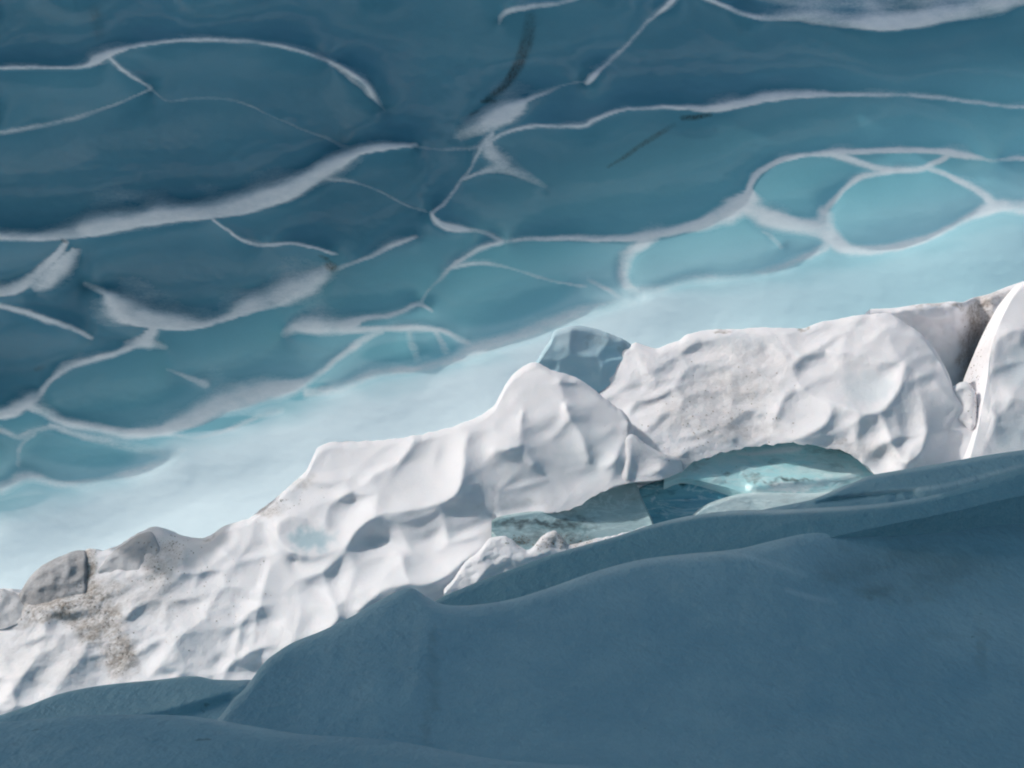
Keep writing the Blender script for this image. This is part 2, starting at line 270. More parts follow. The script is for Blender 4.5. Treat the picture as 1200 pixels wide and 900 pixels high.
# ---- the scalloped overhanging ice
CE = Chart(-420, 1620, -44, 900, 2.0)
LN = [  # u, v, width above, width below, strength
 [(-60,84,3,1,.5),(0,80,3,1,.75),(60,80,3,1,.7),(103,78,6,2,.9),(115,72,9,2,1),(128,65,9,2,.95),(150,57,7,2,.8),(190,50,5,2,.7),(240,47,4,2,.6),(290,49,4,2,.55),(330,55,4,2,.6),(370,66,4,2,.6),(400,80,5,3,.6),(425,98,7,3,.75),(438,114,7,3,.6),(452,130,3,2,.15)],
 [(372,64,3,2,.3),(395,78,3,2,.4),(415,97,3,3,.5),(436,114,3,3,.5)],
 [(127,68,3,2,.7),(140,80,3,2,.7),(160,93,3,2,.7),(177,104,3,2,.6)],
 [(177,104,3,2,.6),(160,112,2,2,.5),(120,127,2,4,.35),(80,140,2,4,.35),(40,148,2,4,.4),(0,155,2,4,.4),(-60,160,2,4,.4)],
 [(177,104,2,2,.3),(198,118,2,2,.3),(235,115,2,2,.3),(275,118,2,2,.3),(310,132,2,2,.25),(345,148,2,2,.3),(385,163,3,2,.3),(410,175,3,2,.3)],
 [(-60,282,8,2,.8),(0,280,9,2,.8),(50,280,10,3,.8),(90,278,20,3,.85),(120,272,30,2,.9),(150,266,30,2,.9),(180,261,28,2,1),(225,256,26,2,1),(255,254,26,2,1),(290,246,26,2,1),(330,232,22,2,1),(360,215,20,2,1),(390,195,17,2,1),(415,182,13,2,1),(450,175,11,2,.9),(487,171,5,1,.7)],
 [(487,171,2,2,.35),(520,175,2,2,.3),(555,173,2,2,.4),(575,165,2,2,.5)],
 [(250,258,3,2,.8),(268,270,3,2,.75),(285,282,3,2,.8),(310,287,3,3,.55),(340,286,4,2,.75),(365,290,3,2,.85),(385,296,3,2,.9),(397,298,2,2,.5)],
 [(380,210,2,2,.5),(410,213,2,2,.5),(440,222,2,2,.4),(470,237,2,2,.35),(500,248,2,2,.4)],
 [(505,250,3,3,.8),(512,245,3,3,.7),(520,237,3,3,.6),(545,208,3,2,.5),(560,180,3,3,.6),(568,166,4,3,.7),(577,158,5,3,.7)],
 [(545,210,2,2,.6),(562,203,3,3,.6),(585,200,14,4,.5),(610,206,12,5,.45),(640,220,6,3,.2)],
 [(574,165,4,12,.7),(576,180,8,14,.6),(590,192,12,14,.5)],
 [(550,175,2,2,.4),(570,168,3,2,.6),(590,158,4,2,.75),(620,149,4,2,.75),(655,148,3,2,.7),(685,148,3,2,.8),(700,140,4,2,.85),(730,129,4,2,.75),(760,127,4,2,.7),(800,127,6,2,.8),(830,130,9,2,.9),(870,124,11,2,.95),(900,118,16,2,1),(940,114,12,2,.95),(980,112,6,2,.7),(1050,112,4,2,.5),(1100,115,5,2,.6),(1150,122,5,2,.55),(1200,126,4,2,.6),(1300,128,4,2,.5)],
 [(686,97,4,4,.9),(692,92,8,5,.9),(700,85,5,4,.8),(715,72,3,2,.5),(740,48,2,2,.45),(765,20,2,2,.55),(788,2,4,4,.9),(800,-20,3,3,.6)],
 [(685,95,2,2,.4),(660,100,2,2,.4),(640,109,3,2,.5),(615,120,6,2,.9),(600,130,20,2,1),(580,145,28,2,.85),(560,156,26,3,.5),(542,163,16,4,.25)],
 [(585,28,3,3,.2),(588,20,5,3,.5),(600,13,7,3,.6),(630,8,6,3,.5),(660,3,5,3,.5),(690,-6,5,3,.5)],
 [(815,-6,4,2,.6),(850,8,5,3,.6),(880,20,6,2,.75),(900,24,12,2,.5),(940,24,20,2,.5),(980,30,26,2,.55),(1010,33,26,2,.7),(1040,34,24,2,1),(1060,32,26,2,.95),(1100,25,26,2,.8),(1150,16,26,2,.6),(1200,2,24,2,.7),(1300,-20,20,2,.6)],
 [(870,-10,14,8,.3),(960,2,20,14,.35),(1080,0,24,14,.4),(1180,-10,20,10,.5)],
 [(505,250,3,3,.9),(513,259,3,10,.9),(526,268,10,6,.95),(547,270,6,3,.7),(565,272,3,3,.55),(584,281,3,3,.6)],
 [(487,279,5,2,.7),(460,290,8,2,.6),(430,303,6,2,.6),(405,312,4,2,.5),(390,318,3,2,.4)],
 [(587,283,3,3,.8),(560,293,4,3,.7),(540,305,3,3,.65),(530,312,4,3,.6),(515,328,3,3,.4),(500,345,3,3,.4),(493,357,3,3,.5)],
 [(530,314,3,2,.6),(550,310,3,2,.6),(570,309,3,2,.5),(600,315,3,2,.45),(630,325,3,2,.4),(660,332,3,2,.4),(685,336,3,2,.5)],
 [(590,283,2,2,.4),(612,281,4,2,.6),(640,281,7,2,.7),(680,281,9,2,.8),(720,282,9,2,.8),(750,279,9,3,.8),(775,275,11,3,.8),(800,269,10,6,.85),(830,256,8,18,.95),(855,243,8,26,.95),(873,231,6,26,.95),(878,218,5,4,.85),(890,204,6,4,.85),(910,191,6,3,.85),(940,183,6,3,.8),(970,180,6,4,.8),(1040,177,6,4,.8),(1090,177,6,5,.8),(1130,183,8,4,.8),(1155,188,4,2,.5),(1170,188,3,3,.4),(1200,186,4,4,.7),(1300,186,4,4,.6)],
 [(873,240,12,18,.9),(900,252,10,20,.9),(935,262,10,18,.9),(958,268,16,18,.85),(975,280,14,14,.8),(1000,292,10,12,.7),(1040,291,8,8,.7),(1070,284,7,7,.65),(1100,273,6,7,.65),(1130,258,8,8,.7),(1155,247,12,8,.75),(1175,243,14,10,.75),(1200,245,14,12,.7),(1300,250,10,10,.6)],
 [(965,250,6,6,.8),(975,235,5,5,.75),(990,220,4,4,.7),(1010,208,4,4,.7),(1035,202,4,4,.8),(1055,199,4,4,.85),(1080,198,4,4,.8),(1095,192,5,4,.7),(1110,183,5,4,.7)],
 [(975,180,4,5,.7),(1000,188,5,5,.7),(1025,196,5,5,.75),(1050,200,4,4,.7)],
 [(1090,198,5,4,.7),(1115,208,5,4,.7),(1140,220,6,5,.7),(1155,232,8,6,.7),(1165,245,10,8,.7)],
 [(965,248,10,14,.6),(966,265,12,16,.75),(978,282,10,14,.6)],
 [(762,276,3,12,.6),(748,288,10,12,.6),(735,303,12,12,.6),(730,318,10,12,.6),(736,334,8,12,.6),(752,346,8,10,.5)],
 [(735,342,8,10,.4),(770,338,8,10,.4),(800,330,10,10,.4),(850,325,9,10,.4),(900,318,8,10,.4),(940,303,8,8,.45),(968,289,10,8,.6)],
 [(690,330,5,3,.5),(713,340,5,4,.6),(735,353,6,8,.5)],
 [(895,272,2,3,.4),(905,280,4,6,.4),(915,290,3,4,.3)],
 [(-50,345,5,5,.5),(0,359,5,4,.7),(30,366,5,4,.75),(60,376,5,5,.8),(90,388,5,4,.8),(108,397,3,3,.6)],
 [(76,284,3,5,.9),(66,297,6,8,.8),(52,312,8,10,.7),(38,328,12,8,.75),(20,340,16,6,.8),(0,346,16,3,.8),(-50,352,12,3,.6)],
 [(85,292,3,16,.7),(70,312,10,18,.75),(55,330,20,14,.7),(42,338,20,6,.6)],
 [(100,333,4,4,.3),(125,345,8,6,.7),(142,366,26,4,.8),(165,380,34,3,.9),(200,385,28,2,.9),(235,384,14,2,.9),(252,377,6,2,.8),(270,373,10,2,.7),(290,366,22,2,.75),(320,357,32,2,.75),(345,345,30,2,.7),(368,331,22,2,.6),(386,315,8,2,.5)],
 [(178,384,4,10,.8),(172,395,6,16,.8),(158,403,10,8,.8),(138,413,5,4,.8),(105,423,5,4,.7),(78,432,12,4,.75),(62,445,7,4,.7),(48,460,6,5,.6),(36,475,6,5,.7)],
 [(150,400,4,8,.6),(175,402,8,12,.8),(196,408,4,3,.4)],
 [(-50,490,14,4,.6),(0,489,16,3,.8),(20,482,18,4,.8),(38,470,14,6,.7)],
 [(36,478,10,6,.7),(55,485,14,8,.55),(75,492,8,10,.6),(110,500,7,12,.7),(150,506,6,12,.8),(190,504,8,10,.8),(225,494,24,10,.8),(258,478,30,14,.75),(290,466,26,18,.75),(320,455,14,20,.75),(350,450,8,10,.8),(375,438,6,5,.6),(395,420,5,5,.6),(412,408,6,6,.6)],
 [(195,432,2,3,.3),(215,440,3,4,.4),(240,450,6,8,.5)],
 [(333,392,5,5,.3),(350,384,12,8,.7),(375,384,22,14,.8),(400,385,16,10,.8),(420,378,8,5,.7)],
 [(400,380,8,5,.7),(430,373,5,4,.7),(450,371,4,3,.7),(470,366,4,3,.65),(490,357,4,4,.8),(506,363,2,4,.6)],
 [(395,388,6,8,.7),(440,386,6,5,.7),(480,385,5,4,.7),(510,386,5,5,.65),(535,394,4,6,.6),(552,404,4,6,.5)],
 [(412,409,8,6,.6),(430,396,6,6,.6),(446,389,5,4,.6)],
 [(480,388,5,5,.4),(484,405,6,8,.35),(490,422,6,8,.3)],
 [(511,390,4,5,.5),(520,405,6,8,.5),(530,424,8,10,.45)],
 [(360,462,8,8,.5),(400,454,12,10,.5),(440,440,12,8,.55),(490,432,6,8,.5),(530,422,14,10,.6),(560,410,14,12,.6),(590,398,10,14,.6),(620,388,10,14,.6),(655,375,12,14,.6),(690,362,10,12,.5),(740,352,8,12,.4)],
 [(-40,500,4,4,.5),(0,505,5,5,.5),(20,512,4,4,.4),(40,504,4,4,.4),(70,500,4,4,.4)],
 [(22,545,5,4,.4),(24,522,5,4,.4),(40,508,4,4,.4)],
 [(60,498,3,5,.5),(100,510,4,8,.45),(150,522,6,10,.4),(190,531,8,10,.35)],
 [(-60,575,14,10,.5),(0,572,12,12,.5),(30,556,6,12,.5),(70,565,4,12,.5),(110,563,5,14,.5),(150,554,7,12,.5),(190,541,8,10,.5),(215,528,6,6,.4)],
 [(195,508,2,4,.5),(230,512,3,4,.5),(265,505,3,4,.5),(300,489,4,5,.5),(330,482,6,5,.5)],
]
bnd = curve_fn([(-420,740),(-100,640),(0,605),(90,583),(160,556),(215,530),(240,517),(290,503),(330,487),(430,461),(540,428),(640,392),(690,368),(740,352),(800,340),(900,328),(1000,312),(1100,285),(1200,262),(1400,240),(1620,200)])
def ceiling():
    U, V = CE.U, CE.V
    # scallops beyond the traced ones: jittered cells
    rs = np.random.RandomState(5); seeds = []
    for a in range(-560, 1800, 150):
        for k, b in enumerate(range(-360, 1000, 78)):
            q = (a + (75 if k % 2 else 0) + rs.uniform(-42, 42), b - .12 * (a - 600) + rs.uniform(-20, 20))
            if not (-30 < q[0] < 1230 and -15 < q[1] < 1000): seeds.append(q)
    f1 = np.full(U.shape, 1e9); f2 = np.full(U.shape, 1e9); wob = 12 * fbm(U / 60, V / 40, 2, 3)
    for a, b in seeds:
        d = np.sqrt((U - a + wob) ** 2 + (2.0 * (V - b)) ** 2); f2 = np.minimum(f2, np.maximum(f1, d)); f1 = np.minimum(f1, d)
    out = (U < -12) | (U > 1215) | (V < -8); e = (f2 - f1)
    exm = out & (e < 5)
    lines = [[(p[0], p[1], 1 - min(1, .25 + p[4])) for p in l] for l in LN]
    h = CE.solve(np.ones(U.shape), lines, 34.0, (exm, np.zeros(U.shape)), 110)
    h2 = CE.solve(np.ones(U.shape), lines, 70.0, (exm, np.zeros(U.shape)), 110)
    h = blur(.35 * h + .65 * h2 * 1.5, 1.1)
    wide = lambda k, st: [[(p[0], p[1], p[2] * k + (k - 1) * 3, p[3] * (1 + (k - 1) * .5) + (k - 1) * 1.5, p[4] * st) for p in l] for l in LN]
    fr = np.maximum(CE.bands(wide(1.08, 1)), 0)
    fr = CE.sample(fr, CE.U + 2.5 * fbm(CE.U / 40, CE.V / 30, 3, 51), CE.V + 1.1 * fbm(CE.U / 30, CE.V / 20, 3, 52)) * (.93 + .25 * fbm(CE.U / 40, CE.V / 30, 2, 53))
    halo = CE.bands(wide(2.4, .36)) * sstep(-.35, .55, vnoise(U / 60, V / 34, 77))
    fr = 1 - (1 - fr) * (1 - halo)
    fr = np.maximum(fr, out * (1 - sstep(2, 16 + 10 * vnoise(U / 90, V / 60, 9), e)) * .7)
    below = V - bnd(U)
    h = h * (1 - .8 * sstep(.1, .8, blur(fr, 3.0)))
    h = blur(h, 1.0)
    patch = .5 + .5 * vnoise(U / 70, V / 30, 21)
    milk = sstep(-44, 22, below + 10 * fbm(U / 90, V / 30, 3, 17)) * (.93 - .52 * sstep(560, 1150, U))
    milk = np.maximum(milk, .30 * sstep(-110, 5, below))
    for (a, b, ra, rb, k, sl_) in ((252,497,60,8,.9,-.12),(362,459,26,8,.8,-.3),(92,528,70,20,.8,.1),(465,412,45,13,.9,-.1),(515,408,22,13,.7,0),(600,352,80,26,.8,-.25),(150,458,80,24,.9,-.1),(20,590,40,8,.4,-.2)):
        q = np.hypot((U - a) / ra, (V - b - sl_ * (U - a)) / rb); milk = milk * (1 - k * (1 - sstep(.75, 1.1, q)))
    dirt = CE.bands([[(622,20,10,10,.35),(618,45,12,12,.6),(610,70,10,10,.8),(600,88,8,10,.95),(588,103,6,8,.8),(572,116,6,6,.7)],
                     [(565,119,3,3,.8),(580,118,3,3,.9)], [(552,134,3,3,.7),(560,130,2,2,.6)],
                     [(790,146,4,4,.25),(768,160,5,5,.7),(748,172,4,4,.75),(735,182,4,4,.8),(712,196,2,2,.6)],
                     [(800,138,4,5,.8),(815,137,4,5,.95),(832,134,3,4,.8)], [(386,311,8,8,.9),(390,313,8,8,.9)], [(375,300,3,3,.5),(384,304,4,4,.7)],
                     [(73,282,3,3,.8),(77,283,3,3,.8)], [(42,433,4,4,.4),(50,430,4,4,.3)], [(112,15,12,12,.25),(116,40,10,10,.2)]])
    tp = tline(U, V); tm = tp * 14.5 / FPX
    Y = 15.4 - .15 * np.clip(tm, -2, 20) - .048 * np.clip(tm, 0, 20) ** 2
    thin = sstep(350, -50, tp - .10 * (U - 600)) ** 1.2  # translucency weight, also grades the painted light falloff up the ceiling
    Y = Y + .66 * h * (1 - .85 * sstep(-90, 70, below)) + .10 * fbm(U / 260, V / 160, 2, 31) + .004 * fbm(U / 26, V / 14, 3, 41)
    P = world(U, V, Y)
    # the glacier above the lip: rows that fold back over the top, and under the floor
    tops = [P[0] + np.array(d) for d in ((0, .10, .06), (0, .4, .08), (0, .9, .0), (0, 1.5, -.1))][::-1]
    P = np.concatenate([np.stack(tops), P]); pad = lambda a: np.concatenate([np.repeat(a[:1], 4, 0), a])
    me = mesh_grid('ice_ceiling', P, M_CEIL, {'frost': pad(fr), 'milk': pad(milk), 'dirt': pad(dirt), 'thin': pad(thin)})  # thin: translucency weight and painted light falloff
    link('ice_ceiling', me, kind='structure', label='overhanging blue ice ceiling scooped into scallops with white frosted ridges', category='ice ceiling')
ceiling()

# ---- an unseen roof added to shade the near banks, and the glacier floor
def blocky(name, nx, ny, fn, mat, kind='structure', **kw):
    u, v = np.meshgrid(np.linspace(0, 1, nx), np.linspace(0, 1, ny)); P = fn(u, v)
    z = np.zeros(u.shape); me = mesh_grid(name, P, mat, {'dirt': z, 'blue': z + .3, 'frost': z, 'milk': z, 'rough': z}); return link(name, me, kind=kind, **kw)
def shade_roof_fn(u, v):
    # closed profile: underside from the back to the lip, round the lip, back over the top
    prof = np.array([(-9, 9.2), (-9.4, 8.2), (-9, 7.3), (-5, 7.1), (0, 7.1), (4, 6.9), (9.8, 6.8), (10.6, 6.95), (10.9, 7.3), (10.7, 7.9), (9.3, 8.6), (2, 9.2), (-9, 9.5)])
    t = v * (len(prof) - 1); y = np.interp(t, range(len(prof)), prof[:, 0]); z = np.interp(t, range(len(prof)), prof[:, 1])
    x = -34 + 62 * u
    cup = .35 * np.clip(billow(x / 2.2 + 50, y / 1.6 + 9, 3, 8) + .7, 0, 2) * sstep(7.9, 7.2, z)
    return np.stack([x, y + .15 * vnoise(x / 2, z, 4) - .1, z + cup], -1)
blocky('shade_roof', 260, 120, shade_roof_fn, M_BANK, label='unseen roof added to keep sun off the near banks', category='added shade roof')
def ground_fn(u, v):
    a = np.sinh((u * 2 - 1) * 6) / np.sinh(6) * 2500; b = np.sinh((v * 2 - 1) * 6) / np.sinh(6) * 2500
    return np.stack([a, b, -2.2 + .25 * fbm(a / 4, b / 4, 3, 2)], -1)
blocky('ground', 160, 160, ground_fn, M_SNOW, label='glacier ground under the banks and ridge', category='ground')

# ------------------------------------------------------------------ masses of snow and ice
def mass(name, top, bot, u0, u1, yfn, mat, lines=(), T=None, L=45.0, du=1.6, rows=170, soft=.9, relief=1.0, rough_amp=0.0,
         edge=9.0, edge_depth=.10, back=(1.2, .9), under=(.5, -1.0), dirt=None, blue=None, rough=None, frost=None, jag=0.0, bjag=0.0, bstep=None, seed=1, parent=None, side=(0, 0), fine=None, extra=None, **kw):
    """a mass of ice whose visible face is a relief over the chart; it rounds over its crest and falls away behind"""
    tf = curve_fn(top); bf = curve_fn(bot)
    us = np.arange(u0, u1 + du, du)
    tv = tf(us) + jag * fbm(us / 14, us * 0, 4, seed + 70); bv = np.maximum(bf(us) + bjag * fbm(us / 11, us * 0, 4, seed + 80), tv + 1.5)
    ch = Chart(u0 - 10, u1 + 10, min(tv.min(), bv.min()) - 12, bv.max() + 12, 2.0)
    Tm = np.zeros(ch.U.shape)
    for (a, b, ra, rb, val) in (T or ()):
        Tm += val * np.exp(-((ch.U - a) / ra) ** 2 - ((ch.V - b) / rb) ** 2)
    h = ch.solve(Tm, list(lines), L) if lines else blur(Tm, 3)
    h = blur(h, soft)
    if rough_amp: h = h + rough_amp * fbm(ch.U / 30, ch.V / 22, 5, seed, .55)
    if fine is not None: h = h + blur(fine(ch.U, ch.V), .9)
    s = np.linspace(0, 1, rows) ** 1.25
    Ug = np.repeat(us[None], rows, 0); Vg = tv[None] + s[:, None] * (bv - tv)[None]
    H = ch.sample(h, Ug, Vg)
    dtop = Vg - tv[None]
    q = np.clip(1 - dtop / edge, 0, 1); roll = edge_depth * (1 - np.sqrt(np.maximum(1 - q * q, 0)))
    Y = yfn(Ug, Vg) - relief * H + roll
    if side[0]:
        qs = np.clip(1 - (Ug - u0) / side[0], 0, 1); Y = Y + .25 * (1 - np.sqrt(1 - qs * qs))
    if side[1]:
        qs = np.clip(1 - (u1 - Ug) / side[1], 0, 1); Y = Y + .25 * (1 - np.sqrt(1 - qs * qs))
    P = world(Ug, Vg, Y)
    bk = []
    for k in range(1, 7):
        f = k / 6; bk.append(P[0] + np.array([0, back[0] * f, -back[1] * f * f - .01 * k]))
    P = np.concatenate([np.stack(bk[::-1]), P, (P[-1] + np.array([0, under[0], under[1]]))[None]])
    def fld(f):
        a = np.zeros(Ug.shape) if f is None else f(Ug, Vg)
        return np.concatenate([np.repeat(a[:1], 6, 0), a, a[-1:]])
    at = {'dirt': fld(dirt), 'blue': fld(blue), 'rough': fld(rough), 'frost': fld(frost)}
    if extra: at[extra[0]] = np.maximum(at[extra[0]], fld(extra[1]))
    me = mesh_grid(name, P, mat, at)
    return link(name, me, parent, **kw)
def blob(*bl):
    def f(u, v):
        s = 0
        for (a, b, ra, rb, val) in bl:
            wx = u + 7 * fbm(u / 16, v / 16, 3, 61); wy = v + 7 * fbm(u / 16, v / 16, 3, 62)
            s = np.maximum(s, val * (1 - sstep(.45, 1.25, np.hypot((wx - a) / ra, (wy - b) / rb))))
        return s + 0 * u
    return f
def stripe(lines, pad=30):
    a = np.array([q[:2] for l in lines for q in l]); ch = Chart(a[:, 0].min() - pad, a[:, 0].max() + pad, a[:, 1].min() - pad, a[:, 1].max() + pad, 1.0)
    F = blur(ch.bands(lines), 1.2); F[0] = F[-1] = 0; F[:, 0] = F[:, -1] = 0
    return lambda u, v: ch.sample(F, u, v)
def ridge_y(off=0.0):
    return lambda u, v: 9.35 + off + .0066 * (840 - .258 * u - v)

# ---- main snow ridge, left and centre
TOP_A = [(-260,790),(-160,752),(-80,718),(0,690),(22,695),(40,690),(70,670),(100,645),(118,645),(135,640),(150,632),(170,620),(185,617),(205,625),(225,630),(245,628),(265,615),(290,608),(302,600),(315,590),(335,573),(350,560),(360,550),(368,532),(373,523),(385,519),(405,517),(440,516),(470,513),(487,510),(500,508),(530,500),(560,488),(577,478),(584,466),(590,455),(600,440),(612,430),(626,425),(640,430),(650,435),(665,438),(680,445),(700,460),(720,475),(732,484),(740,496),(746,520),(752,560)]
BOT_A = [(-260,960),(0,880),(260,880),(400,800),(520,740),(545,712),(560,690),(575,640),(583,612),(600,606),(640,602),(665,598),(685,589),(705,577),(735,566),(752,566)]
LA = [
 [(487,510,.10),(480,525,.10),(468,541,.11),(450,549,.12),(435,560,.13),(420,573,.13),(400,580,.12)],
 [(468,541,.11),(440,546,.06),(420,538,.04),(409,522,.03)],
 [(543,528,.16),(543,548,.20),(540,566,.22),(534,580,.22),(515,589,.21),(490,596,.2),(465,599,.2),(448,602,.2),(432,609,.2),(418,622,.19),(405,640,.17),(394,650,.15)],
 [(543,528,.16),(548,512,.14),(552,503,.10)],
 [(545,570,.20),(556,592,.14),(572,603,.08),(583,608,.04)],
 [(355,575,.06),(370,568,.08),(390,567,.10),(410,574,.11),(430,585,.13),(452,596,.18)],
 [(328,612,.12),(345,604,.12),(365,606,.13),(385,613,.14),(402,625,.14)],
 [(326,612,.12),(325,628,.12),(335,642,.13),(350,651,.15),(370,652,.16),(388,646,.16),(400,640,.16)],
 [(472,650,.17),(474,668,.20),(481,683,.22),(494,686,.22),(512,681,.22),(530,670,.22),(545,655,.22),(562,643,.2),(580,634,.15),(600,628,.1)],
 [(418,622,.19),(440,640,.10),(455,648,.12),(472,650,.17)],
 [(420,715,.2),(450,690,.2),(481,684,.22)],
 [(584,467,.05),(596,477,.07),(612,485,.09),(632,489,.10),(650,486,.10),(661,475,.10),(659,460,.10),(655,446,.10)],
 [(661,474,.14),(668,490,.12),(682,512,.10),(690,540,.06)],
 [(577,528,.17),(595,526,.2),(612,521,.17)],
 [(612,484,.13),(610,500,.14),(612,521,.15),(625,545,.12)],
 [(552,503,.10),(565,496,.09),(584,480,.08)],
 [(700,545,.02),(712,547,.05),(721,538,.07),(728,522,.06),(736,510,.02)],
 [(735,566,.0),(732,545,.03),(728,525,.05)],
 [(612,434,.08),(628,428,.11),(645,437,.10),(668,446,.07),(690,460,.04),(715,480,.0),(733,492,-.02)],
 [(302,603,0.037),(312,622,0.062),(318,645,0.081),(314,668,0.087),(306,700,0.099),(300,725,0.099),(296,750,0.093),(285,775,0.074)],
 [(318,645,0.081),(300,685,0.062),(280,702,0.074),(260,714,0.081),(244,722,0.074),(225,735,0.087),(210,748,0.093),(195,768,0.093),(178,790,0.093),(160,812,0.074)],
 [(295,612,.05),(296,625,.07),(286,645,.08),(275,656,.09),(262,646,.07),(248,632,.04)],
 [(394,650,.15),(380,672,.14),(388,700,.16),(396,722,.18),(380,745,.15)],
 [(345,652,0.093),(345,676,0.081),(352,700,0.099),(350,730,0.112),(338,765,0.093)],
 [(185,618,0.025),(180,650,0.050),(172,680,0.062),(160,700,0.074),(150,722,0.081)],
 [(205,640,0.031),(214,655,0.062),(210,675,0.074),(190,690,0.062)],
 [(60,735,0.074),(45,765,0.093),(25,795,0.112),(0,825,0.112),(-30,850,0.093)],
 [(110,745,0.062),(95,770,0.087),(70,800,0.099),(50,830,0.099)],
 [(0,700,.0),(30,712,.05),(60,715,.08),(95,705,.06)],
]
T_A = [(462,530,26,11,-.14),(522,534,22,13,-.13),(505,578,34,13,-.13),(398,598,34,11,-.12),(366,634,24,11,-.26),(470,632,55,16,-.09),(516,664,22,13,-.16),
       (646,474,12,9,-.20),(608,470,10,7,-.12),(690,545,40,30,-.16),(714,534,10,9,-.10),(278,638,18,13,-.14),(334,672,13,8,-.12),(370,692,15,9,-.12),
       (280,748,26,22,-.07),(325,745,16,22,-.08),(130,665,30,25,.06),(70,690,26,16,-.12),(245,700,20,12,-.09),(120,775,26,22,-.07),(35,760,24,18,-.07),(235,785,22,14,-.07)]
dirt_A = blob((100,672,16,40,1),(92,700,48,28,1),(112,728,38,32,1),(140,768,26,28,.9),(60,715,55,18,.9),(135,690,20,18,.6),(30,722,50,14,.5),(182,665,18,26,.5),(196,650,26,12,.35),(170,700,60,30,.3),(345,565,24,8,.5),(310,597,26,8,.5),(245,632,10,4,.6),(30,700,40,10,.4),(735,500,5,20,.4),(600,590,60,6,.15),(60,770,90,40,.16))
rough_A = blob((100,720,110,90,1),(200,700,90,70,.6),(260,760,120,60,.5),(330,600,60,40,.35),(60,790,120,60,.7))
def calm(bl):
    def f(u, v):
        k = 1.0
        for (a, b, ra, rb) in bl: k = k * (1 - .85 * np.exp(-((u - a) / ra) ** 2 - ((v - b) / rb) ** 2))
        return k
    return f
mk = lambda u, v, sd: .32 + .85 * sstep(-.45, .55, fbm(u / 70, v / 45, 2, sd))
calm_A = calm([(650,545,70,45),(365,632,30,16),(645,465,30,18),(500,575,40,20)])
def fine_A(u, v):
    m = rough_A(u, v); k = calm_A(u, v)
    return .006 * m * (fbm(u / 15, v / 11, 5, 5, .72)) + .004 * fbm(u / 38, v / 30, 3, 15) + k * (suncups(u, v, 66, 38, 3, .048, .45) * mk(u, v, 70) + suncups(u, v, 34, 22, 8, .010, .5) * (.3 + m) * mk(u, v, 75))
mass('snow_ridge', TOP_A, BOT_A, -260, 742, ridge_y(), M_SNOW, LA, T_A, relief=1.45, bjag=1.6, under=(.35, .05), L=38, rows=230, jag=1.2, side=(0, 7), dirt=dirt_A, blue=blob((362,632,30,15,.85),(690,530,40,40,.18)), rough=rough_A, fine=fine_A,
     label='long sunlit snow ridge with scooped hollows and brown grit at its low end', category='snow ridge')

# ---- lumps of ice, their shade mixed into grey base colours, at the low end of the ridge
def lump(top, bot, u0, u1, off, label, dirtv=.3, lines=(), T=None, mat=None, **kw):
    return mass(kw.pop('name', 'ice_boulder'), top, bot, u0, u1, ridge_y(off), mat or M_SNOW, lines, T, L=30, rows=60, edge=kw.pop('edge', 10), side=kw.pop('side', (8, 8)),
                dirt=lambda u, v: dirtv + 0 * u, rough=lambda u, v: .6 + 0 * u, jag=.8, fine=lambda u, v: suncups(u, v, 26, 20, 51, .03, .4) + .012 * fbm(u / 12, v / 10, 4, 52), label=label, category=kw.pop('category', 'ice boulder'), back=kw.pop('back', (.5, .4)), **kw)
M_PALE = m_snow('pale_shade_ice', (.2, .18, .15), (.50, .51, .54))  # white greyed to carry the shade on the hump
M_GREY = m_snow('grey_shade_ice', (.16, .14, .12), (.30, .31, .335))  # white darkened further to carry the shade on the dome
lump([(18,704),(24,693),(36,675),(52,661),(70,652),(86,646),(99,645),(104,652),(106,662)], [(18,712),(50,724),(80,712),(106,690)], 18, 106, -.05, 'smooth dark grey dome of ice left of the brown grit', .5,
     lines=[[(22,700,.0),(45,690,.05),(75,670,.06),(100,650,.02)]], T=[(70,700,30,14,-.12)], mat=M_GREY)
lump([(108,690),(112,668),(120,655),(134,644),(150,634),(165,625),(176,622),(183,628),(189,642),(194,662)], [(108,704),(125,708),(150,700),(172,684),(194,668)], 108, 194, -.06, 'rounded grey ice hump right of the brown grit', .18,
     lines=[[(112,695,-.06),(118,665,.0),(135,646,.0),(176,624,.04)]], T=[(140,690,26,14,-.14)], mat=M_PALE)
lump([(-60,720),(-20,700),(0,690),(15,694),(30,702),(40,712)], [(-60,742),(0,738),(40,722)], -60, 40, -.06, 'low pale ice knob at the foot of the dark grey dome, leftmost of the lumps', .25, mat=M_PALE)

# ---- blue ice block behind the crest
mass('ice_block', [(612,438),(628,424),(638,408),(645,398),(649,389),(660,384),(675,381),(700,386),(722,394),(738,402),(744,412),(747,430),(750,445)], [(612,452),(650,470),(700,500),(735,520),(750,515)], 612, 750,
     lambda u, v: 11.0 + .0045 * (470 - v) + .0012 * (u - 680), m_snow('blue_block_ice', (.2, .2, .18), (.40, .64, .74)), [[(649,390,.0),(660,405,.05),(690,420,.06),(720,440,.05),(738,470,.04)], [(742,404,.0),(738,420,.04),(736,445,.05),(738,480,.04)]],
     [(700,450,40,30,-.08)], L=30, rows=80, jag=.7, fine=lambda u, v: suncups(u, v, 44, 34, 41, .05, .2) + .006 * fbm(u / 16, v / 14, 4, 42), edge=8, side=(6, 5), back=(.35, .3), blue=lambda u, v: .45 * sstep(740, 640, u), dirt=blob((735,410,10,20,.4),(705,398,22,8,.25)), rough=lambda u, v: .3 + 0 * u,
     label='blue translucent ice block standing behind the pointed crest', category='ice block')

